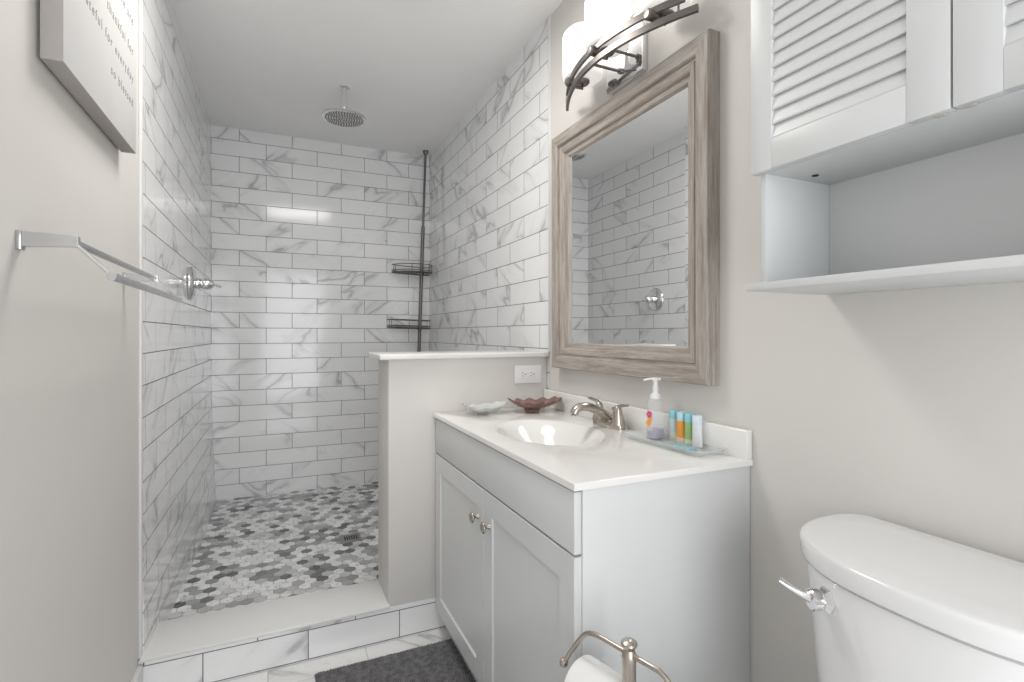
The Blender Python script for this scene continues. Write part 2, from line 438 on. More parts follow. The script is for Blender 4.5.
def shaker(bm, x0, x1, ya, yb, z0, z1, fr=0.062, rec=0.0055):
    """door slab facing -x with a recessed panel and a small sloped step"""
    def P_(x, y, z): return bm.verts.new((x, y, z))
    def loop(x, d): return [P_(x, ya+d, z0+d), P_(x, yb-d, z0+d), P_(x, yb-d, z1-d), P_(x, ya+d, z1-d)]
    L = [loop(x1, 0), loop(x0+0.0015, 0), loop(x0, 0.0015), loop(x0, fr), loop(x0+rec, fr+0.003)]
    for a, b in zip(L[:-1], L[1:]):
        for i in range(4): bm.faces.new((a[i], a[(i+1) % 4], b[(i+1) % 4], b[i]))
    bm.faces.new(L[0][::-1]); bm.faces.new(L[-1])
for (ya, yb, ky) in ((VY0+0.006, ymid-0.0015, ymid-0.046), (ymid+0.0015, VY1-0.006, ymid+0.046)):
    bm = B(); shaker(bm, 0.938, 0.9548, ya, yb, 0.016, 0.6105)
    d = mesh_obj('door', bm, M['cab'], v, angle=0.3); shift(d, *(-v.location))
    bm = B(); lathe(bm, [(0.0075, 0.0), (0.0075, 0.002), (0.0045, 0.004), (0.0042, 0.011), (0.0075, 0.0145), (0.0125, 0.0165), (0.0162, 0.019), (0.0162, 0.0215), (0.012, 0.0248), (0.005, 0.026), (0, 0.0263)], 28)
    k = mesh_obj('knob', bm, M['nickel'], d, angle=1.2); k['label'] = 'round brushed nickel knob'
    for q in k.data.vertices: q.co = Vector((0.938-q.co.z, ky+q.co.x, 0.5175+q.co.y))-v.location

# ---------------------------------------------------------------- countertop with moulded basin
CX0, CX1, CY0, CY1 = 0.930, W-0.001, -2.912, -1.873
ZT, ZB = 0.766, 0.7512
ct = thing('vanity_countertop', 'glossy white moulded sink top with oval basin and backsplash', 'countertop', ((CX0+CX1)/2, (CY0+CY1)/2, ZB))
ex, ey, ea, eb = 1.155, -2.385, 0.155, 0.225
angs = [2*PI*i/96 for i in range(96)]
for X_ in (CX0, CX1):
    for Y_ in (CY0, CY1):
        a = math.atan2((Y_-ey)/eb, (X_-ex)/ea) % (2*PI)
        k = min(range(96), key=lambda i: abs(angs[i]-a)); angs[k] = a
def bdry(a, m=0.0):
    dx, dy = ea*math.cos(a), eb*math.sin(a)
    ts = []
    if dx > 1e-9: ts.append((CX1-m-ex)/dx)
    if dx < -1e-9: ts.append((CX0+m-ex)/dx)
    if dy > 1e-9: ts.append((CY1-m-ey)/dy)
    if dy < -1e-9: ts.append((CY0+m-ey)/dy)
    t_ = min(ts); return ex+dx*t_, ey+dy*t_
bm = B(); rings = []
rings.append([bm.verts.new((ex+ea*0.9*math.cos(a), ey+eb*0.9*math.sin(a), ZB)) for a in angs])
# underside ring outwards, then up the edge and over the top to the basin rim
rings.append([bm.verts.new((*bdry(a), ZB)) for a in angs])
rings.append([bm.verts.new((*bdry(a), ZT-0.003)) for a in angs])
rings.append([bm.verts.new((*bdry(a, 0.001), ZT-0.0008)) for a in angs])
rings.append([bm.verts.new((*bdry(a, 0.003), ZT)) for a in angs])
rings.append([bm.verts.new((ex+ea*1.03*math.cos(a), ey+eb*1.03*math.sin(a), ZT)) for a in angs])
rings.append([bm.verts.new((ex+ea*math.cos(a), ey+eb*math.sin(a), ZT-0.0006)) for a in angs])
for a, b in zip(rings[:-1], rings[1:]):
    for i in range(96): bm.faces.new((a[i], a[(i+1) % 96], b[(i+1) % 96], b[i]))
o = mesh_obj('slab', bm, M['counter'], ct, angle=0.7); shift(o, *(-ct.location))
bm = B(); rings = []
NB = 22
for q in range(NB+1):
    s = 1.0-q/NB*0.93
    w_ = 1-s
    dep = 0.098*math.sin(min(1.0, w_*1.35)*PI/2)**1.7
    cxs = ex+0.02*w_
    rings.append([bm.verts.new((cxs+ea*s*math.cos(a), ey+eb*s*math.sin(a), ZT-0.0006-dep)) for a in angs])
for a, b in zip(rings[:-1], rings[1:]):
    for i in range(96): bm.faces.new((a[i], a[(i+1) % 96], b[(i+1) % 96], b[i]))
bm.faces.new(rings[-1])
o = mesh_obj('basin', bm, M['counter'], ct, angle=None); shift(o, *(-ct.location))
bm = B(); box(bm, W-0.021, W-0.001, CY0, CY1, ZT-0.002, 0.836, bev=0.004, seg=3)
o = mesh_obj('backsplash', bm, M['counter'], ct); shift(o, *(-ct.location))
bm = B(); lathe(bm, [(0.0, 0.004), (0.012, 0.005), (0.013, 0.002), (0.019, 0.003), (0.022, 0.0), (0.021, -0.002)], 32)
o = mesh_obj('drain', bm, M['nickel'], ct); shift(o, 1.174-ct.location.x, ey-ct.location.y, ZT-0.0985-ct.location.z)

# ---------------------------------------------------------------- faucet
fx, fy = 1.373, -2.395
f = thing('sink_faucet', 'brushed nickel two-handle faucet on the sink top', 'faucet', (fx, fy, ZT))
bm = B()
rings = []
for (s, h) in ((1.0, 0.0), (1.0, 0.006), (0.95, 0.013), (0.80, 0.020), (0.55, 0.025)):
    rings.append([bm.verts.new((0.027*s*math.copysign(abs(math.cos(a))**0.9, math.cos(a)), 0.078*(s*0.35+0.65)*math.copysign(abs(math.sin(a))**0.8, math.sin(a)), h)) for a in [2*PI*i/40 for i in range(40)]])
for a, b in zip(rings[:-1], rings[1:]):
    for i in range(40): bm.faces.new((a[i], a[(i+1) % 40], b[(i+1) % 40], b[i]))
bm.faces.new(rings[0][::-1]); bm.faces.new(rings[-1])
mesh_obj('base', bm, M['nickel'], f, angle=0.9)
bm = B()
pth = smooth_path([(0.014, 0, 0.010), (-0.008, 0, 0.032), (-0.040, 0, 0.052), (-0.075, 0, 0.066), (-0.106, 0, 0.068), (-0.124, 0, 0.060), (-0.131, 0, 0.047)], 7)
tube(bm, pth, lambda s: (0.023*(1-s)+0.0135*s+0.004*math.sin(s*PI)*0, (0.016*(1-s)+0.012*s)), 20, up=(0, 0, 1))
mesh_obj('spout', bm, M['nickel'], f, angle=1.0)
bm = B(); lathe(bm, [(0.0095, 0), (0.0095, 0.004)], 20, origin=(-0.132, 0, 0.042)); mesh_obj('aerator', bm, M['nickel'], f)
bm = B(); lathe(bm, [(0.003, 0), (0.003, 0.030), (0.007, 0.033), (0.0075, 0.038), (0.004, 0.041), (0, 0.0415)], 16, origin=(0.022, 0, 0.02)); mesh_obj('lift_rod', bm, M['nickel'], f)
for s in (-1, 1):
    h = None
    bm = B(); lathe(bm, [(0.0235, 0.0), (0.0225, 0.008), (0.019, 0.022), (0.0150, 0.038), (0.0125, 0.050), (0.0095, 0.058), (0.004, 0.062), (0, 0.063)], 24, origin=(0, s*0.052, 0.012))
    h = mesh_obj('handle', bm, M['nickel'], f, angle=1.2)
    bm = B(); pth = smooth_path([(0, s*0.050, 0.066), (0.000, s*0.066, 0.074), (-0.002, s*0.084, 0.077), (-0.004, s*0.104, 0.080)], 6)
    tube(bm, pth, lambda q: (0.0075-0.001*q+0.0025*q*q, 0.0065-0.0025*q), 14)
    mesh_obj('lever', bm, M['nickel'], h, angle=1.0)

# ---------------------------------------------------------------- things on the counter
# serving tray
tr = thing('amenity_tray', 'clear rounded rectangular tray holding soap and small tubes', 'tray', (1.356, -2.715, ZT+0.0006), 0.03)
def rrect(hx, hy, r, z, n=8):
    out = []
    for (sx, sy, a0) in ((1, 1, 0), (-1, 1, PI/2), (-1, -1, PI), (1, -1, 1.5*PI)):
        for i in range(n+1):
            a = a0+PI/2*i/n
            out.append(Vector((sx*(hx-r)+r*math.cos(a), sy*(hy-r)+r*math.sin(a), z)))
    return out
bm = B()
L = [[bm.verts.new(p) for p in rrect(*q)] for q in ((0.040, 0.128, 0.016, 0.0), (0.046, 0.134, 0.020, 0.002), (0.054, 0.142, 0.026, 0.013), (0.058, 0.146, 0.028, 0.0145), (0.058, 0.146, 0.028, 0.0165), (0.052, 0.140, 0.025, 0.0155), (0.044, 0.132, 0.018, 0.0045), (0.040, 0.128, 0.016, 0.003))]
for a, b in zip(L[:-1], L[1:]):
    for i in range(len(a)): bm.faces.new((a[i], a[(i+1) % len(a)], b[(i+1) % len(a)], b[i]))
bm.faces.new(L[0][::-1]); bm.faces.new(L[-1])
mesh_obj('dish', bm, M['tray'], tr, angle=0.8)
M['aqua'] = clear_plastic('aqua_print', (0.36, 0.66, 0.74), 0.55)
ZTR = ZT+0.0042
# soap dispenser
sp = thing('hand_soap_dispenser', 'clear pump bottle of lilac hand soap standing on the tray', 'soap dispenser', (1.368, -2.632, ZTR), 0.2)
def taper(bm, prof, n=28, sq=3.5, ky=1.0):
    lathe(bm, prof, n, sq=sq)
    for q in bm.verts: q.co.y *= ky
bm = B(); taper(bm, [(0.022, 0.0), (0.0245, 0.003), (0.0240, 0.05), (0.0205, 0.090), (0.0190, 0.104), (0.0150, 0.112), (0.0125, 0.116)], ky=0.82)
mesh_obj('bottle', bm, M['bottle'], sp)
bm = B(); taper(bm, [(0.0205, 0.003), (0.0225, 0.005), (0.0224, 0.028)], ky=0.80)
q = mesh_obj('liquid_soap', bm, M['soap'], sp); q['label'] = 'lilac liquid soap filling the bottom of the bottle'
# printed label: red flower over an orange patch on the front
M['lab_orange'] = plain('label_orange', (0.90, 0.42, 0.10), 0.4); M['lab_red'] = plain('label_red', (0.70, 0.06, 0.16), 0.4)
bm = B(); box(bm, -0.0252, -0.0246, -0.010, 0.010, 0.022, 0.082, bev=0.0002)
mesh_obj('front_label', bm, clear_plastic('label_film', (0.85, 0.80, 0.85), 0.5), sp)
bm = B()
for (cy, cz, r_) in ((0.004, 0.045, 0.009), (-0.002, 0.055, 0.007)): lathe(bm, [(r_, -0.0256), (r_, -0.0252)], 20, origin=(0, cy, cz), axis='x')
q = mesh_obj('label_print', bm, M['lab_orange'], sp); q['label'] = 'orange fruit printed on the label'
bm = B()
for k in range(5):
    a = 2*PI*k/5; lathe(bm, [(0.0042, -0.0259), (0.0042, -0.0256)], 14, origin=(0, 0.001+0.006*math.cos(a), 0.070+0.006*math.sin(a)), axis='x')
q = mesh_obj('label_print', bm, M['lab_red'], sp); q['label'] = 'red flower printed on the label'
bm = B(); lathe(bm, [(0.0135, 0.112), (0.0145, 0.113), (0.0145, 0.122), (0.0115, 0.128), (0.0085, 0.130), (0.0085, 0.148), (0.0065, 0.150), (0.0065, 0.162), (0.0075, 0.163), (0.0095, 0.166), (0.0095, 0.170), (0.006, 0.172), (0, 0.172)], 24)
pm = mesh_obj('pump', bm, M['plastic_white'], sp)
bm = B(); tube(bm, smooth_path([(0.012, -0.006, 0.168), (0, 0, 0.1695), (-0.012, 0.010, 0.169), (-0.026, 0.021, 0.1655)], 5), lambda s: (0.0075-0.003*s, 0.0038-0.001*s), 12)
mesh_obj('nozzle', bm, M['plastic_white'], pm)
# travel tubes
def tube_bottle(x, y, capcol, bodycol, label, rz=0.0, h=0.083, printc=(0.4, 0.4, 0.4)):
    o = thing('travel_tube', label, 'toiletry tube', (x, y, ZTR), rz, 'small toiletry tubes standing on the tray')
    bm = B()
    lathe(bm, [(0.0125, 0.0), (0.0130, 0.001), (0.0130, 0.022), (0.0125, 0.0235)], 24)
    for q in bm.verts: q.co = Vector((q.co.x, q.co.y, h-q.co.z))
    mesh_obj('cap', bm, capcol, o)
    bm = B(); rings = []
    for i in range(9):
        s = i/8; z = s*(h-0.0236)
        rx = 0.0020+0.0108*s**0.6; ry = 0.0150*(1-s)+0.0128*s
        rings.append([bm.verts.new((rx*math.cos(a), ry*math.sin(a), z)) for a in [2*PI*k/24 for k in range(24)]])
    for a, b in zip(rings[:-1], rings[1:]):
        for i in range(24): bm.faces.new((a[i], a[(i+1) % 24], b[(i+1) % 24], b[i]))
    bm.faces.new(rings[0][::-1]); bm.faces.new(rings[-1])
    mesh_obj('tube_body', bm, bodycol, o)
    return o
capb = plain('pale_blue_cap', (0.50, 0.72, 0.80), 0.35); capa = plain('aqua_cap', (0.30, 0.66, 0.74), 0.35)
capw = plain('ice_blue_cap', (0.70, 0.80, 0.86), 0.35)
def two_tone(name, top, bot, z0):
    t = NT(name); zc = t.xyz(t.obj())[2]
    t.set(Base_Color=t.mix(t.rng(zc, z0, z0+0.003), bot, top), Roughness=0.3); t.bump(t.noise(t.obj(), 80, 2), 0.1, 0.0005)
    return t.m
tube_bottle(1.404, -2.668, capa, two_tone('clear_blue_tube', (0.62, 0.76, 0.80), (0.80, 0.80, 0.76), 0.02), 'aqua capped pale tube on the tray right beside the soap bottle', 0.3)
tube_bottle(1.398, -2.704, capb, two_tone('orange_tube', (0.86, 0.36, 0.06), (0.82, 0.70, 0.55), 0.012), 'small tube with orange label and blue cap on the tray', 0.35)
tube_bottle(1.398, -2.735, capa, two_tone('green_tube', (0.36, 0.56, 0.22), (0.76, 0.78, 0.62), 0.012), 'small tube with green label and aqua cap on the tray', 0.3)
tube_bottle(1.393, -2.768, capw, plain('white_tube', (0.80, 0.82, 0.83), 0.3), 'white tube with ice blue cap, nearest the tray end', 0.25)
so = boxo('wrapped_soap_bar', M['aqua'], (-0.017, 0.017, -0.032, 0.032, 0, 0.010), None, 0.004)
so.location = (1.337, -2.775, ZTR); so.rotation_euler = (0, 0, 0.25)
tag(so, 'flat aqua wrapped soap bar lying on the tray', 'soap bar')

# shell shaped dishes
def shell_dish(name, label, mat, loc, rz, L_, Wd, H, foot, ribs=11, wav=0.006):
    bm = B(); na, nr = 66, 9
    def ring(s, z0, off):
        out = []
        for i in range(na):
            a = 2*PI*i/na
            rib = math.cos(ribs*a)
            rx = L_*(1.0+0.14*math.cos(a)**3)*s; ry = Wd*s
            w_ = wav*rib*s*s
            z = foot+(H-foot)*(s**2.2)+w_+off+0.012*abs(math.cos(a))**4*s*s
            out.append(bm.verts.new(((rx+w_)*math.cos(a), (ry+w_)*math.sin(a), max(z, z0))))
        return out
    top = [ring(1-i/nr*0.96, 0, 0.0) for i in range(nr+1)]
    bot = [ring(1-i/nr*0.70, 0, -0.004) for i in range(nr+1)][:nr+1]
    foot_r = [[bm.verts.new((0.30*L_*1.0*math.cos(2*PI*i/na)*k, 0.30*Wd*1.3*math.sin(2*PI*i/na)*k, z)) for i in range(na)] for (k, z) in ((1.0, foot*0.6), (0.85, 0.0), (0.6, 0.0))]
    seq = top[::-1]+bot+foot_r
    for a, b in zip(seq[:-1], seq[1:]):
        for i in range(na): bm.faces.new((a[i], a[(i+1) % na], b[(i+1) % na], b[i]))
    bm.faces.new(seq[0]); bm.faces.new(seq[-1])
    o = mesh_obj(name, bm, mat, None, angle=1.3); o.location = loc; o.rotation_euler = (0, 0, rz)
    return o
o = shell_dish('shell_dish', '', M['ruby'], (1.290, -2.005, ZT+0.0004), -0.12, 0.108, 0.070, 0.040, 0.013, 13, 0.0045)
tag(o, 'brown ribbed glass shell dish on the counter below the outlet', 'dish')
o = shell_dish('shell_dish', '', M['pearl'], (1.095, -1.975, ZT+0.0004), 0.1, 0.088, 0.060, 0.028, 0.006, 11, 0.003)
tag(o, 'clear white glass shell dish at the far corner of the counter', 'dish')

# outlet on the half wall
ol = thing('wall_outlet', 'white horizontal double outlet on the half wall above the counter', 'outlet', (1.335, PY0, 0.900))
bm = B(); box(bm, -0.062, 0.062, -0.006, 0.0, -0.038, 0.038, bev=0.003, seg=3); mesh_obj('cover_plate', bm, M['plastic_white'], ol)
bm = B(); box(bm, -0.034, 0.034, -0.0085, -0.005, -0.0165, 0.0165, bev=0.001); rc = mesh_obj('receptacle', bm, M['plastic_white'], ol)
for s in (-1, 1):
    for (dx, dz, w_, h_) in ((-0.006, 0.006, 0.006, 0.0022), (-0.006, -0.006, 0.006, 0.0022), (0.006, 0, 0.004, 0.004)):
        bm = B(); box(bm, s*0.019+dx-w_/2, s*0.019+dx+w_/2, -0.0088, -0.0080, dz-h_/2, dz+h_/2)
        mesh_obj('socket_slot', bm, M['dark'], rc, smooth=False)

# ---------------------------------------------------------------- framed mirror
MY0, MY1, MZ0, MZ1 = -2.810, -1.980, 0.934, 1.848
mr = thing('framed_mirror', 'rectangular mirror in a weathered wood frame over the vanity', 'mirror', (W, (MY0+MY1)/2, MZ0))
prof = [(0.0, 0.0), (0.0, 0.036), (0.003, 0.040), (0.048, 0.040), (0.051, 0.037), (0.053, 0.030), (0.060, 0.030), (0.063, 0.033), (0.082, 0.030), (0.086, 0.026), (0.088, 0.020), (0.104, 0.018), (0.110, 0.010), (0.110, 0.0)]
bm = B(); loops = []
for (w_, h_) in [(a*0.90, b) for a, b in prof]:
    x = W-0.001-h_
    loops.append([bm.verts.new((x, MY0+w_, MZ0+w_)), bm.verts.new((x, MY1-w_, MZ0+w_)), bm.verts.new((x, MY1-w_, MZ1-w_)), bm.verts.new((x, MY0+w_, MZ1-w_))])
for a, b in zip(loops, loops[1:]+loops[:1]):
    for i in range(4):
        fc = bm.faces.new((a[i], a[(i+1) % 4], b[(i+1) % 4], b[i])); fc.material_index = 0 if i in (0, 2) else 1
o = mesh_obj('frame', bm, [M['wood_y'], M['wood_z']], mr, angle=0.2); shift(o, *(-mr.location))
bm = B()
g = 0.0985; xg = W-0.010
def gl(d, x): return [bm.verts.new((x, MY0+g+d, MZ0+g+d)), bm.verts.new((x, MY1-g-d, MZ0+g+d)), bm.verts.new((x, MY1-g-d, MZ1-g-d)), bm.verts.new((x, MY0+g+d, MZ1-g-d))]
L = [gl(0, xg+0.006), gl(0, xg), gl(0.016, xg-0.0003)]
for a, b in zip(L[:-1], L[1:]):
    for i in range(4): bm.faces.new((a[i], a[(i+1) % 4], b[(i+1) % 4], b[i]))
bm.faces.new(L[0][::-1]); bm.faces.new(L[-1])
o = mesh_obj('mirror_glass', bm, M['mirror'], mr, smooth=False); shift(o, *(-mr.location)); o['label'] = 'silvered glass reflecting the tiled shower wall'

# ---------------------------------------------------------------- vanity light
LC = -2.47
vl = thing('vanity_light', 'three-shade bath light with bowed nickel double bar above the mirror', 'wall light', (W, LC, 1.93))
ox, oy, oz = W, LC, 1.93
def bow(t_, z, ext=0.335, x0=1.268, sag=0.098): return Vector((x0+sag*(t_/0.33)**2-ox, t_, z-oz))
def bar(name, z, t0, t1, xo, fl):
    bm = B(); pts = [bow(t0+(t1-t0)*i/40, z)+Vector((xo, 0, 0)) for i in range(41)]
    tube(bm, pts, 0, flat=fl); return mesh_obj(name, bm, M['lamp_metal'], vl, smooth=True, angle=0.5)
bar('bow_bar', 1.938, -0.300, 0.350, 0.0, (0.008, 0.019))
bar('bow_bar', 1.900, -0.328, 0.322, 0.002, (0.010, 0.018))
for tt in (-0.285, 0.285):
    bm = B(); tube(bm, [bow(tt, 1.938), bow(tt, 1.900)], 0.003, 8); mesh_obj('bar_link', bm, M['lamp_metal'], vl)
bm = B(); box(bm, -0.024, -0.001, 0.04-0.095, 0.04+0.095, 1.880-oz, 2.075-oz, bev=0.005, seg=2); mesh_obj('back_plate', bm, M['chrome'], vl)
for tt in (-0.045, 0.05):
    bm = B(); tube(bm, [(1.28-ox, tt, 1.920-oz), (-0.020, tt, 1.920-oz)], 0.0045, 10)
    lathe(bm, [(0.009, -0.034), (0.009, -0.022)], 16, origin=(0, tt, 1.920-oz), axis='x')
    mesh_obj('arm', bm, M['lamp_metal'], vl)
shade0 = None
for tt in (0.198, 0.0, -0.215):
    c_ = bow(tt, 1.93)+Vector((0.048, 0, 0))
    bm = B(); lathe(bm, [(0.0, -0.002), (0.020, -0.002), (0.025, 0.004), (0.025, 0.010), (0.018, 0.014), (0.0, 0.014)], 24, origin=c_+Vector((0, 0, 0.004)))
    tube(bm, [c_+Vector((-0.050, 0, -0.012)), c_+Vector((0.0, 0, -0.012)), c_+Vector((0.0, 0, 0.004))], 0.005, 8)
    hd = mesh_obj('lamp_holder', bm, M['lamp_metal'], vl)
    bm = B(); lathe(bm, [(0.0, -0.018), (0.011, -0.017), (0.015, -0.012), (0.015, 0.012), (0.0, 0.012)], 20, origin=bow(tt, 1.930), axis='x'); mesh_obj('finial', bm, M['lamp_metal'], hd)
    if shade0 is None:
        bm = B()
        lathe(bm, [(0.024, 0.0), (0.058, 0.001), (0.064, 0.006), (0.0655, 0.02), (0.0655, 0.148), (0.062, 0.160), (0.050, 0.170), (0.046, 0.171), (0.046, 0.167), (0.058, 0.157), (0.0615, 0.146), (0.0615, 0.02), (0.056, 0.006), (0.024, 0.005)], 40, sq=2.4)
        shade0 = mesh_obj('lamp_shade', bm, M['shade'], vl, angle=1.0); sh = shade0
    else:
        sh = shade0.copy(); C.objects.link(sh); sh.parent = vl
    sh.location = c_+Vector((0, 0, 0.018)); sh['label'] = 'glowing frosted white glass shade'

# ---------------------------------------------------------------- wall cabinet over the toilet
KY1 = -3.087; KY0 = -3.739; KXD = 1.218; KXC = 1.236; KZ = 1.372; KTOP = 1.93
wc = thing('louvered_wall_cabinet', 'white two-door louvered wall cabinet with open cubby above toilet', 'wall cabinet', (W, (KY0+KY1)/2, 1.15))
def kb(name, dims, bev=0.001, mat=None):
    o = boxo(name, mat or M['cabw'], dims, wc, bev); shift(o, *(-wc.location)); return o
sy1 = KY1-0.008; sy0 = KY0+0.008
kb('side_panel', (KXC, W-0.001, sy1-0.012, sy1, 1.162, KTOP)); kb('side_panel', (KXC, W-0.001, sy0, sy0+0.012, 1.162, KTOP))
kb('carcass_bottom', (KXC, W-0.001, sy0+0.012, sy1-0.012, KZ, KZ+0.014))
kb('top_panel', (KXC, W-0.001, sy0, sy1, KTOP, KTOP+0.014)); kb('back_panel', (W-0.010, W-0.002, sy0+0.012, sy1-0.012, 1.162, KTOP))
kb('bottom_shelf', (1.196, W-0.001, sy0-0.004, sy1+0.001, 1.148, 1.162), 0.002)
bm = B(); lathe(bm, [(0.006, 0.0), (0.006, 0.0016)], 20, origin=(1.33, -3.140, KZ-0.0015)); o = mesh_obj('screw_hole', bm, M['dark'], wc); shift(o, *(-wc.location))
def louver_door(ya, yb, stile_l, stile_r):
    z0, z1 = KZ+0.0005, KTOP+0.006
    bm = B(); x0, x1 = KXD, KXC-0.0005
    box(bm, x0, x1, ya, ya+stile_l, z0, z1, bev=0.0012); box(bm, x0, x1, yb-stile_r, yb, z0, z1, bev=0.0012)
    box(bm, x0, x1, ya+stile_l, yb-stile_r, z0, z0+0.055, bev=0.0006); box(bm, x0, x1, ya+stile_l, yb-stile_r, z1-0.055, z1, bev=0.0006)
    d = mesh_obj('louver_door', bm, M['cabw'], wc); shift(d, *(-wc.location))
    n = int((z1-z0-0.11)/0.0263)
    for i in range(n+1):
        z = z0+0.055+0.0263*i
        if z+0.02 > z1-0.05: break
        bm = B(); vs = []
        # slat leaning: bottom edge forward, top edge back
        for y in (ya+stile_l-0.001, yb-stile_r+0.001):
            vs.append([bm.verts.new(Vector(p)) for p in ((x0+0.0020, y, z), (x0+0.0014, y, z+0.0030), (x0+0.0090, y, z+0.0310), (x0+0.0130, y, z+0.0295), (x0+0.0060, y, z))])
        for k in range(5): bm.faces.new((vs[0][k], vs[0][(k+1) % 5], vs[1][(k+1) % 5], vs[1][k]))
        bm.faces.new(vs[0][::-1]); bm.faces.new(vs[1])
        s_ = mesh_obj('slat', bm, M['cabw'], d, smooth=False); shift(s_, *(-wc.location))
    return d
louver_door(-3.4115, KY1, 0.054, 0.046); louver_door(KY0, -3.4145, 0.046, 0.054)
for y in (-3.395, -3.43):
    bm = B(); box(bm, 1.2265, 1.236, y-0.006, y+0.006, KZ-0.0012, KZ+0.0004, bev=0.0003); o = mesh_obj('catch_plate', bm, M['cab_edge'], wc); shift(o, *(-wc.location))

# ---------------------------------------------------------------- toilet
TYC = -3.385
to = thing('toilet', 'white two-piece toilet with chrome flush lever under wall cabinet', 'toilet', (1.28, TYC, FL))
def dshape(s, z, xb=1.414, xf=1.150, hw=0.231, n=48):
    """tank outline: flat back at the wall, softly bowed front; s insets the outline"""
    out = []
    xb_ = xb-s; xf_ = xf+s; hw_ = hw-s
    xm = 1.345
    for i in range(n+1):                  # front from far (+y) to near
        a = PI*i/n
        y = hw_*math.copysign(abs(math.cos(a))**0.80, math.cos(a)); x = xm-(xm-xf_)*(math.sin(a)**0.80 if math.sin(a) > 0 else 0)
        out.append((x, y))
    out.append((xb_-0.036, -hw_+0.003)); out.append((xb_-0.014, -hw_+0.012)); out.append((xb_, -hw_+0.030))
    out.append((xb_, hw_-0.030)); out.append((xb_-0.014, hw_-0.012)); out.append((xb_-0.036, hw_-0.003))
    return [Vector((x-1.28, y, z-FL)) for x, y in out]
def loft(bm, loops):
    L = [[bm.verts.new(p) for p in l] for l in loops]
    n = len(L[0])
    for a, b in zip(L[:-1], L[1:]):
        for i in range(n): bm.faces.new((a[i], a[(i+1) % n], b[(i+1) % n], b[i]))
    bm.faces.new(L[0][::-1]); bm.faces.new(L[-1])
bm = B(); loft(bm, [dshape(0.016, 0.6890), dshape(0.003, 0.6890), dshape(0.0015, 0.6920), dshape(0.0005, 0.702), dshape(0.0, 0.712), dshape(0.0, 0.7175), dshape(0.0012, 0.7205), dshape(0.0035, 0.7225), dshape(0.010, 0.7240), dshape(0.05, 0.7250)])
mesh_obj('tank_lid', bm, M['ceramic'], to, angle=0.8)
bm = B(); loft(bm, [dshape(0.060, 0.330), dshape(0.045, 0.345), dshape(0.034, 0.40), dshape(0.024, 0.50), dshape(0.016, 0.60), dshape(0.0095, 0.676), dshape(0.0105, 0.6815), dshape(0.018, 0.6845), dshape(0.022, 0.6885)])
tk = mesh_obj('tank', bm, M['ceramic'], to, angle=0.8)
# flush lever on the far front shoulder of the tank
HX, HY, HZ = 1.181, -3.268, 0.648
nx = Vector((-0.90, 0.43, 0)).normalized()
rot = nx.to_track_quat('Z', 'Y').to_matrix()
base = Vector((HX-1.28, HY-TYC, HZ-FL))
bm = B(); lathe(bm, [(0.0205, -0.012), (0.0205, 0.004), (0.0165, 0.009), (0.0125, 0.012), (0.0125, 0.018)], 6, origin=base, rot=rot)
lathe(bm, [(0.0135, 0.014), (0.0165, 0.017), (0.0165, 0.028), (0.0150, 0.030)], 24, origin=base, rot=rot)
fl = mesh_obj('flush_handle', bm, M['chrome'], tk, angle=0.6); fl['label'] = 'polished chrome flush lever'
bm = B(); p0 = base+nx*0.023; tdir = Vector((-0.45, 0.80, 0.16)).normalized()
tube(bm, smooth_path([p0, p0+tdir*0.016+Vector((0, 0, 0.001)), p0+tdir*0.032+Vector((-0.003, 0, 0.006)), p0+tdir*0.047+Vector((-0.005, 0, 0.012))], 6), lambda s: (0.0065+0.003*s, 0.0085-0.0045*s), 14)
mesh_obj('lever', bm, M['chrome'], fl, angle=1.0)
# bowl, seat and lid
def egg(cx, lx, ly, z, n=40, fx=0.0):
    out = []
    for i in range(n):
        a = 2*PI*i/n
        x = cx+lx*math.cos(a)*(1.0 if math.cos(a) < 0 else 0.82); y = ly*math.sin(a)*(1-0.10*math.cos(a+PI))
        out.append(Vector((x-1.28, y, z-FL)))
    return out
bm = B(); loft(bm, [egg(1.03, 0.24, 0.115, FL), egg(1.03, 0.235, 0.112, FL+0.03), egg(1.02, 0.22, 0.105, FL+0.12), egg(1.0, 0.225, 0.125, FL+0.22), egg(0.97, 0.245, 0.165, FL+0.32), egg(0.96, 0.255, 0.180, FL+0.375), egg(0.96, 0.255, 0.180, FL+0.395)])
mesh_obj('bowl', bm, M['ceramic'], to, angle=0.9)
bm = B(); loft(bm, [dshape(0.06, FL+0.30, xf=1.09, hw=0.16), dshape(0.055, FL+0.399, xf=1.09, hw=0.17)])
mesh_obj('tank_shelf', bm, M['ceramic'], to, angle=0.9)
bm = B(); loft(bm, [egg(0.955, 0.258, 0.183, FL+0.396), egg(0.955, 0.262, 0.187, FL+0.402), egg(0.955, 0.262, 0.187, FL+0.411), egg(0.955, 0.258, 0.184, FL+0.415)])
mesh_obj('seat', bm, M['plastic_white'], to, angle=0.9)
bm = B(); loft(bm, [egg(0.955, 0.258, 0.183, FL+0.416), egg(0.955, 0.261, 0.186, FL+0.422), egg(0.955, 0.257, 0.182, FL+0.432), egg(0.955, 0.20, 0.13, FL+0.437)])
mesh_obj('seat_lid', bm, M['plastic_white'], to, angle=0.9)

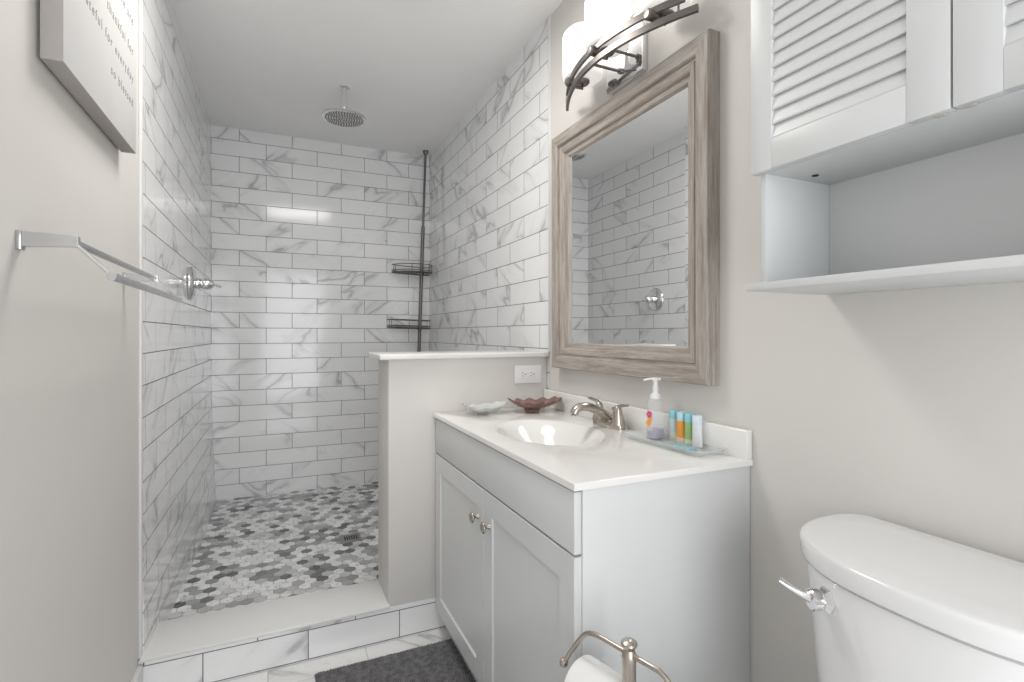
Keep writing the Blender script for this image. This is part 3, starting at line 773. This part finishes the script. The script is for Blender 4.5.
# ---------------------------------------------------------------- toilet paper stand
tp = thing('paper_stand', 'freestanding brushed nickel paper stand with arched arm beside the vanity', 'paper stand', (0.946, -3.069, FL))
KK = 0.95
def ZS(z): return 1.067+KK*(z-1.067)
dv = Vector((-0.27, 0.963, 0)).normalized()
Z0 = -FL
bm = B(); lathe(bm, [(0.085, 0.0), (0.085, 0.006), (0.078, 0.012), (0.03, 0.018), (0.016, 0.026), (0.0, 0.026)], 40); mesh_obj('base', bm, M['nickel'], tp)
bm = B(); lathe(bm, [(0.0120, 0.02), (0.0120, Z0+ZS(0.468)), (0.0130, Z0+ZS(0.474)), (0.0120, Z0+ZS(0.482)), (0.0090, Z0+ZS(0.490))], 28); mesh_obj('pole', bm, M['nickel'], tp)
bm = B(); lathe(bm, [(0.0090, Z0+ZS(0.489)), (0.0120, Z0+ZS(0.4945)), (0.0143, Z0+ZS(0.499)), (0.0138, Z0+ZS(0.503)), (0.0085, Z0+ZS(0.5065)), (0, Z0+ZS(0.508))], 28); mesh_obj('finial', bm, M['nickel'], tp)
bm = B()
pts = [(0.166, 0.384), (0.150, 0.411), (0.130, 0.440), (0.114, 0.462), (0.104, 0.472), (0.094, 0.477), (0.082, 0.480), (0.066, 0.481), (0.0, 0.481), (-0.048, 0.481), (-0.064, 0.4805), (-0.076, 0.476), (-0.088, 0.466), (-0.10, 0.450), (-0.130, 0.411), (-0.146, 0.384)]
pts3 = [dv*a*KK+Vector((0, 0, Z0+ZS(z))) for a, z in pts]
tube(bm, pts3, 0.0047, 14)
ar = mesh_obj('arm', bm, M['nickel'], tp, angle=1.2)
for e_ in (pts3[0], pts3[-1]):
    bm = B(); bmesh.ops.create_uvsphere(bm, u_segments=20, v_segments=12, radius=0.0088, matrix=Matrix.Translation(e_)); mesh_obj('ball_end', bm, M['nickel'], ar, angle=None)
# roll holder rod, on which the roll hangs
RZ = ZS(0.381)
bm = B(); tube(bm, [dv*0.01+Vector((0, 0, Z0+RZ)), dv*0.122+Vector((0, 0, Z0+RZ))], 0.006, 14); mesh_obj('roll_rod', bm, M['nickel'], tp)
rl = thing('toilet_paper_roll', 'white toilet paper roll hanging on the nickel stand', 'toilet paper', (tp.location.x+dv.x*0.064, tp.location.y+dv.y*0.064, RZ-0.014))
q3 = dv.to_track_quat('Z', 'Y').to_matrix()
bm = B(); lathe(bm, [(0.0205, -0.050), (0.0485, -0.050), (0.0500, -0.0485), (0.0500, 0.0485), (0.0485, 0.050), (0.0205, 0.050), (0.0205, -0.050)], 48, rot=q3)
mesh_obj('paper', bm, M['paper'], rl, angle=0.6)
bm = B(); lathe(bm, [(0.0195, -0.050), (0.0205, -0.050), (0.0205, 0.050), (0.0195, 0.050), (0.0195, -0.050)], 32, rot=q3); mesh_obj('cardboard_core', bm, M['cardboard'], rl, angle=0.6)

# ---------------------------------------------------------------- towel bar
tb = thing('towel_rail', 'double chrome towel rail mounted on the left painted wall', 'towel rail', (0, -2.38, 1.225))
ty0, ty1 = -2.682+2.38, -2.035+2.38
XB1, XB2, ZB2 = 0.068, 0.124, -0.057
for s, yy in ((1, ty0), (-1, ty1)):
    bm = B(); box(bm, -0.008, 0.002, yy-0.010, yy+0.010, -0.018, 0.014, bev=0.002)
    L = []
    for (x, hh, hy, dz) in ((-0.006, 0.0125, 0.008, 0.0), (0.030, 0.0110, 0.007, 0.001), (0.070, 0.0092, 0.006, 0.001), (XB1+0.008, 0.0085, 0.0055, 0.001)):
        L.append([Vector((x, yy+a*hy, dz+b*hh)) for a, b in ((-1, -1), (1, -1), (1, 1), (-1, 1))])
    loft(bm, L)
    mesh_obj('bracket', bm, M['satin_chrome'], tb, angle=0.5)
    bm = B(); tube(bm, [(XB1, yy, 0.0), (XB2, yy, ZB2)], 0.0035, 10); mesh_obj('strut', bm, M['chrome'], tb)
bm = B(); tube(bm, [(XB1, ty0-0.006, 0.0), (XB1, ty1+0.006, 0.0)], 0.0065, 16); mesh_obj('rail', bm, M['satin_chrome'], tb)
bm = B(); tube(bm, [(XB2, ty0-0.012, ZB2), (XB2, ty1+0.02, ZB2)], 0.0075, 16); mesh_obj('rail', bm, M['satin_chrome'], tb)

# ---------------------------------------------------------------- canvas sign
SY0, SY1, SZ0, SZ1 = -2.613, -2.084, 1.562, 2.15
sg = thing('canvas_sign', 'square whitewashed canvas sign with grey lettering on left wall', 'sign', (0, (SY0+SY1)/2, SZ0))
bm = B(); box(bm, 0.000, 0.034, SY0, SY1, SZ0, SZ1, bev=0.0015)
for f_ in bm.faces:
    f_.material_index = 0 if f_.calc_center_median().x > 0.0335 else 1
o = mesh_obj('panel', bm, [M['canvas'], M['canvas_side']], sg); shift(o, *(-sg.location))
def text(body, size, loc, rot, mat, parent, name='lettering', ext=0.0002, align='RIGHT'):
    cu = bpy.data.curves.new(name, 'FONT'); cu.body = body; cu.size = size; cu.extrude = ext; cu.align_x = align; cu.space_character = 1.42
    o = bpy.data.objects.new(name, cu); C.objects.link(o)
    o.rotation_euler = rot; o.location = loc
    bpy.context.view_layer.update()
    me = bpy.data.meshes.new_from_object(o.evaluated_get(bpy.context.evaluated_depsgraph_get()))
    m_ = bpy.data.objects.new(name, me); C.objects.link(m_)
    m_.location = loc; m_.rotation_euler = rot; me.materials.clear(); me.materials.append(mat)
    bpy.data.objects.remove(o); m_.parent = parent; return m_
for s_, z in (('so blessed', 1.688), ('grateful for everyday', 1.752), ('thankful for', 1.824), ('we are', 1.906)):
    text(s_, 0.033, (0.0342, -2.120-sg.location.y, z-0.012-SZ0), (PI/2, 0, PI/2), M['ink'], sg)

# ---------------------------------------------------------------- shower fittings
vv = thing('shower_valve', 'round chrome shower valve with lever on the left tiled wall', 'shower valve', (0.002, -0.885, 1.312))
bm = B(); lathe(bm, [(0.079, 0.0), (0.081, 0.005), (0.079, 0.011), (0.064, 0.022), (0.036, 0.028), (0.028, 0.029)], 48, axis='x'); mesh_obj('escutcheon', bm, M['chrome'], vv, angle=0.9)
bm = B(); lathe(bm, [(0.026, 0.026), (0.026, 0.040), (0.022, 0.045), (0.029, 0.060), (0.027, 0.080), (0.017, 0.096), (0.007, 0.103), (0, 0.105)], 32, axis='x'); kn = mesh_obj('handle', bm, M['chrome'], vv, angle=0.9)
bm = B(); tube(bm, smooth_path([(0.080, 0, 0), (0.102, -0.004, -0.002), (0.118, -0.010, -0.008), (0.130, -0.016, -0.016)], 6), lambda s: (0.008-0.001*s, 0.006), 14); mesh_obj('lever', bm, M['chrome'], kn, angle=1.2)
hx, hy, hz = 0.715, -0.885, CEIL
sh_ = thing('rain_shower_head', 'round chrome rain shower head hanging from the ceiling', 'shower head', (0.716, -0.875, CEIL))
bm = B(); lathe(bm, [(0.031, 0.001), (0.031, -0.004), (0.024, -0.009), (0.012, -0.011), (0.0, -0.011)], 32); mesh_obj('ceiling_flange', bm, M['chrome'], sh_, angle=0.9)
bm = B(); lathe(bm, [(0.0135, -0.008), (0.0135, -0.105), (0.022, -0.108), (0.022, -0.125), (0.016, -0.132), (0.014, -0.142)], 28); mesh_obj('arm', bm, M['chrome'], sh_, angle=0.9)
bm = B(); lathe(bm, [(0.012, -0.138), (0.030, -0.143), (0.100, -0.152), (0.113, -0.157), (0.115, -0.167), (0.110, -0.170), (0.0, -0.170)], 56); hd = mesh_obj('spray_head', bm, M['chrome'], sh_, angle=0.6)
M['spray'] = plain('spray_plate', (0.62, 0.62, 0.62), 0.2, 1.0, nscale=60, namt=0.2)
bm = B(); lathe(bm, [(0.101, -0.1695), (0.101, -0.1712), (0.0, -0.1712)], 48); mesh_obj('spray_plate', bm, M['spray'], hd, angle=0.6)
bm = B()
for rg in range(1, 8):
    nn = rg*6
    for i in range(nn):
        a = 2*PI*i/nn+rg*0.3; r_ = rg*0.0136
        lathe(bm, [(0.0030, -0.1711), (0.0024, -0.1755), (0, -0.1756)], 6, origin=(r_*math.cos(a), r_*math.sin(a), 0))
nz = mesh_obj('nozzles', bm, plain('grey_rubber', (0.16, 0.155, 0.15), 0.5), hd, smooth=False); nz['kind'] = 'stuff'

# tension pole caddy
cp = thing('corner_shower_caddy', 'dark tension pole caddy with two wire baskets in shower corner', 'shower caddy', (1.288, -0.112, 0.0))
cp.rotation_euler = (0, 0.034, 0)
bm = B(); tube(bm, [(0, 0, 0.0), (0, 0, 1.85)], 0.0125, 16); tube(bm, [(0, 0, 1.80), (0, 0, CEIL-0.01)], 0.0080, 16); mesh_obj('pole', bm, M['caddy_metal'], cp)
bm = B(); lathe(bm, [(0.022, 0.001), (0.022, 0.006), (0.012, 0.02)], 20); mesh_obj('end_cap', bm, M['caddy_metal'], cp)
bm = B(); lathe(bm, [(0.010, CEIL-0.03), (0.020, CEIL-0.008), (0.020, CEIL-0.0005)], 20); mesh_obj('end_cap', bm, M['caddy_metal'], cp)
for bz, ln in ((1.506, 0.198), (1.110, 0.215)):
    # rounded triangular basket seen from below
    def outl(k, z):
        base_pts = [(0.062, -0.04), (0.062, 0.062), (-ln*0.55, 0.072), (-ln, 0.050), (-ln, 0.020), (-ln*0.62, -0.075), (-0.03, -0.110), (0.045, -0.095)]
        cx_, cy_ = -0.07, -0.01
        return smooth_path([(cx_+(x-cx_)*k, cy_+(y-cy_)*k, z) for x, y in base_pts], 6, closed=True)
    bm = B(); tube(bm, outl(0.97, bz), 0.0060, 8, closed=True)
    for k in (0.75, 0.5, 0.25): tube(bm, outl(k, bz), 0.0024, 6, closed=True)
    for i in range(9):
        xx = -ln+0.03+i*(ln+0.03)/9
        tube(bm, [(xx, -0.07+0.02*abs(i-5)/5, bz-0.002), (xx, 0.062, bz-0.002)], 0.0022, 6)
    bk = mesh_obj('basket', bm, M['caddy_metal'], cp)
    bm = B(); tube(bm, outl(1.0, bz+0.014), 0.0028, 8, closed=True); tube(bm, outl(1.0, bz+0.055), 0.0030, 8, closed=True); oo = outl(1.0, bz)
    for i in range(0, len(oo), 8):
        p = oo[i]; tube(bm, [(p.x, p.y, bz), (p.x, p.y, bz+0.055)], 0.0022, 6)
    mesh_obj('basket_rail', bm, M['caddy_metal'], bk)
    bm = B(); lathe(bm, [(0.0165, bz-0.012), (0.0165, bz+0.016)], 20); mesh_obj('clamp', bm, M['caddy_metal'], cp)

# floor drain
dr = thing('floor_drain', 'square brushed metal drain in the hexagon mosaic floor', 'drain', (0.733, -0.995, 0.0))
bm = B(); box(bm, -0.052, 0.052, -0.052, 0.052, -0.004, 0.002, bev=0.001); dp = mesh_obj('grate', bm, plain('drain_steel', (0.30, 0.29, 0.285), 0.35, 0.9), dr)
for i in range(6):
    bm = B(); box(bm, -0.030+i*0.0115, -0.024+i*0.0115, -0.026, 0.026, 0.0018, 0.0024); mesh_obj('drain_slot', bm, M['dark'], dp, smooth=False)

# ---------------------------------------------------------------- bath mat
mt = thing('bath_mat', 'charcoal chenille bath mat on floor in front of the curb', 'bath mat', (0.735, -2.19, FL), 0.0)
hw_, hl = 0.235, 0.20
bm = B(); box(bm, -hw_, hw_, -0.55, hl+0.02, 0.0, 0.008, bev=0.004); mesh_obj('backing', bm, M['mat'], mt)
bm = B()
sp_ = 0.0062
nxn = int(2*hw_/sp_); nyn = int(0.765/sp_)
for i in range(nxn+1):
    for j in range(nyn+1):
        x = -hw_+0.002+i*sp_+(sp_/2 if j % 2 else 0)+random.uniform(-.0006, .0006); y = -0.548+j*sp_+random.uniform(-.0006, .0006)
        if abs(x) > hw_+0.001: continue
        h_ = 0.0145+random.uniform(-0.001, 0.001); r0 = 0.0030; lx, ly = random.uniform(-.001, .001), random.uniform(-.001, .001)
        vb = [bm.verts.new((x+r0*math.cos(k*2*PI/5), y+r0*math.sin(k*2*PI/5), 0.006)) for k in range(5)]
        vt = [bm.verts.new((x+lx+r0*1.05*math.cos(k*2*PI/5), y+ly+r0*1.05*math.sin(k*2*PI/5), h_-0.003)) for k in range(5)]
        tip = bm.verts.new((x+lx*1.2, y+ly*1.2, h_))
        for k in range(5):
            bm.faces.new((vb[k], vb[(k+1) % 5], vt[(k+1) % 5], vt[k])); bm.faces.new((vt[k], vt[(k+1) % 5], tip))
pl = mesh_obj('chenille_pile', bm, M['mat'], mt, angle=None); pl['kind'] = 'stuff'

# flat fill lamp, added out of view to light the shower evenly
cl_ = thing('ceiling_fill_lamp', 'white rectangular ceiling fill lamp, added unseen in front of the half wall', 'ceiling lamp', (0.58, -2.12, CEIL))
bm = B(); box(bm, -0.33, 0.33, -0.26, 0.26, -0.045, -0.0005, bev=0.004); mesh_obj('fill_rim', bm, M['white'], cl_)
bm = B(); box(bm, -0.305, 0.305, -0.235, 0.235, -0.052, -0.0445, bev=0.002)
mesh_obj('fill_diffuser', bm, plain('frosted_fill_diffuser', (0.85, 0.84, 0.82), 0.4, Emission_Color=(1, 0.97, 0.93, 1), Emission_Strength=1.5), cl_)
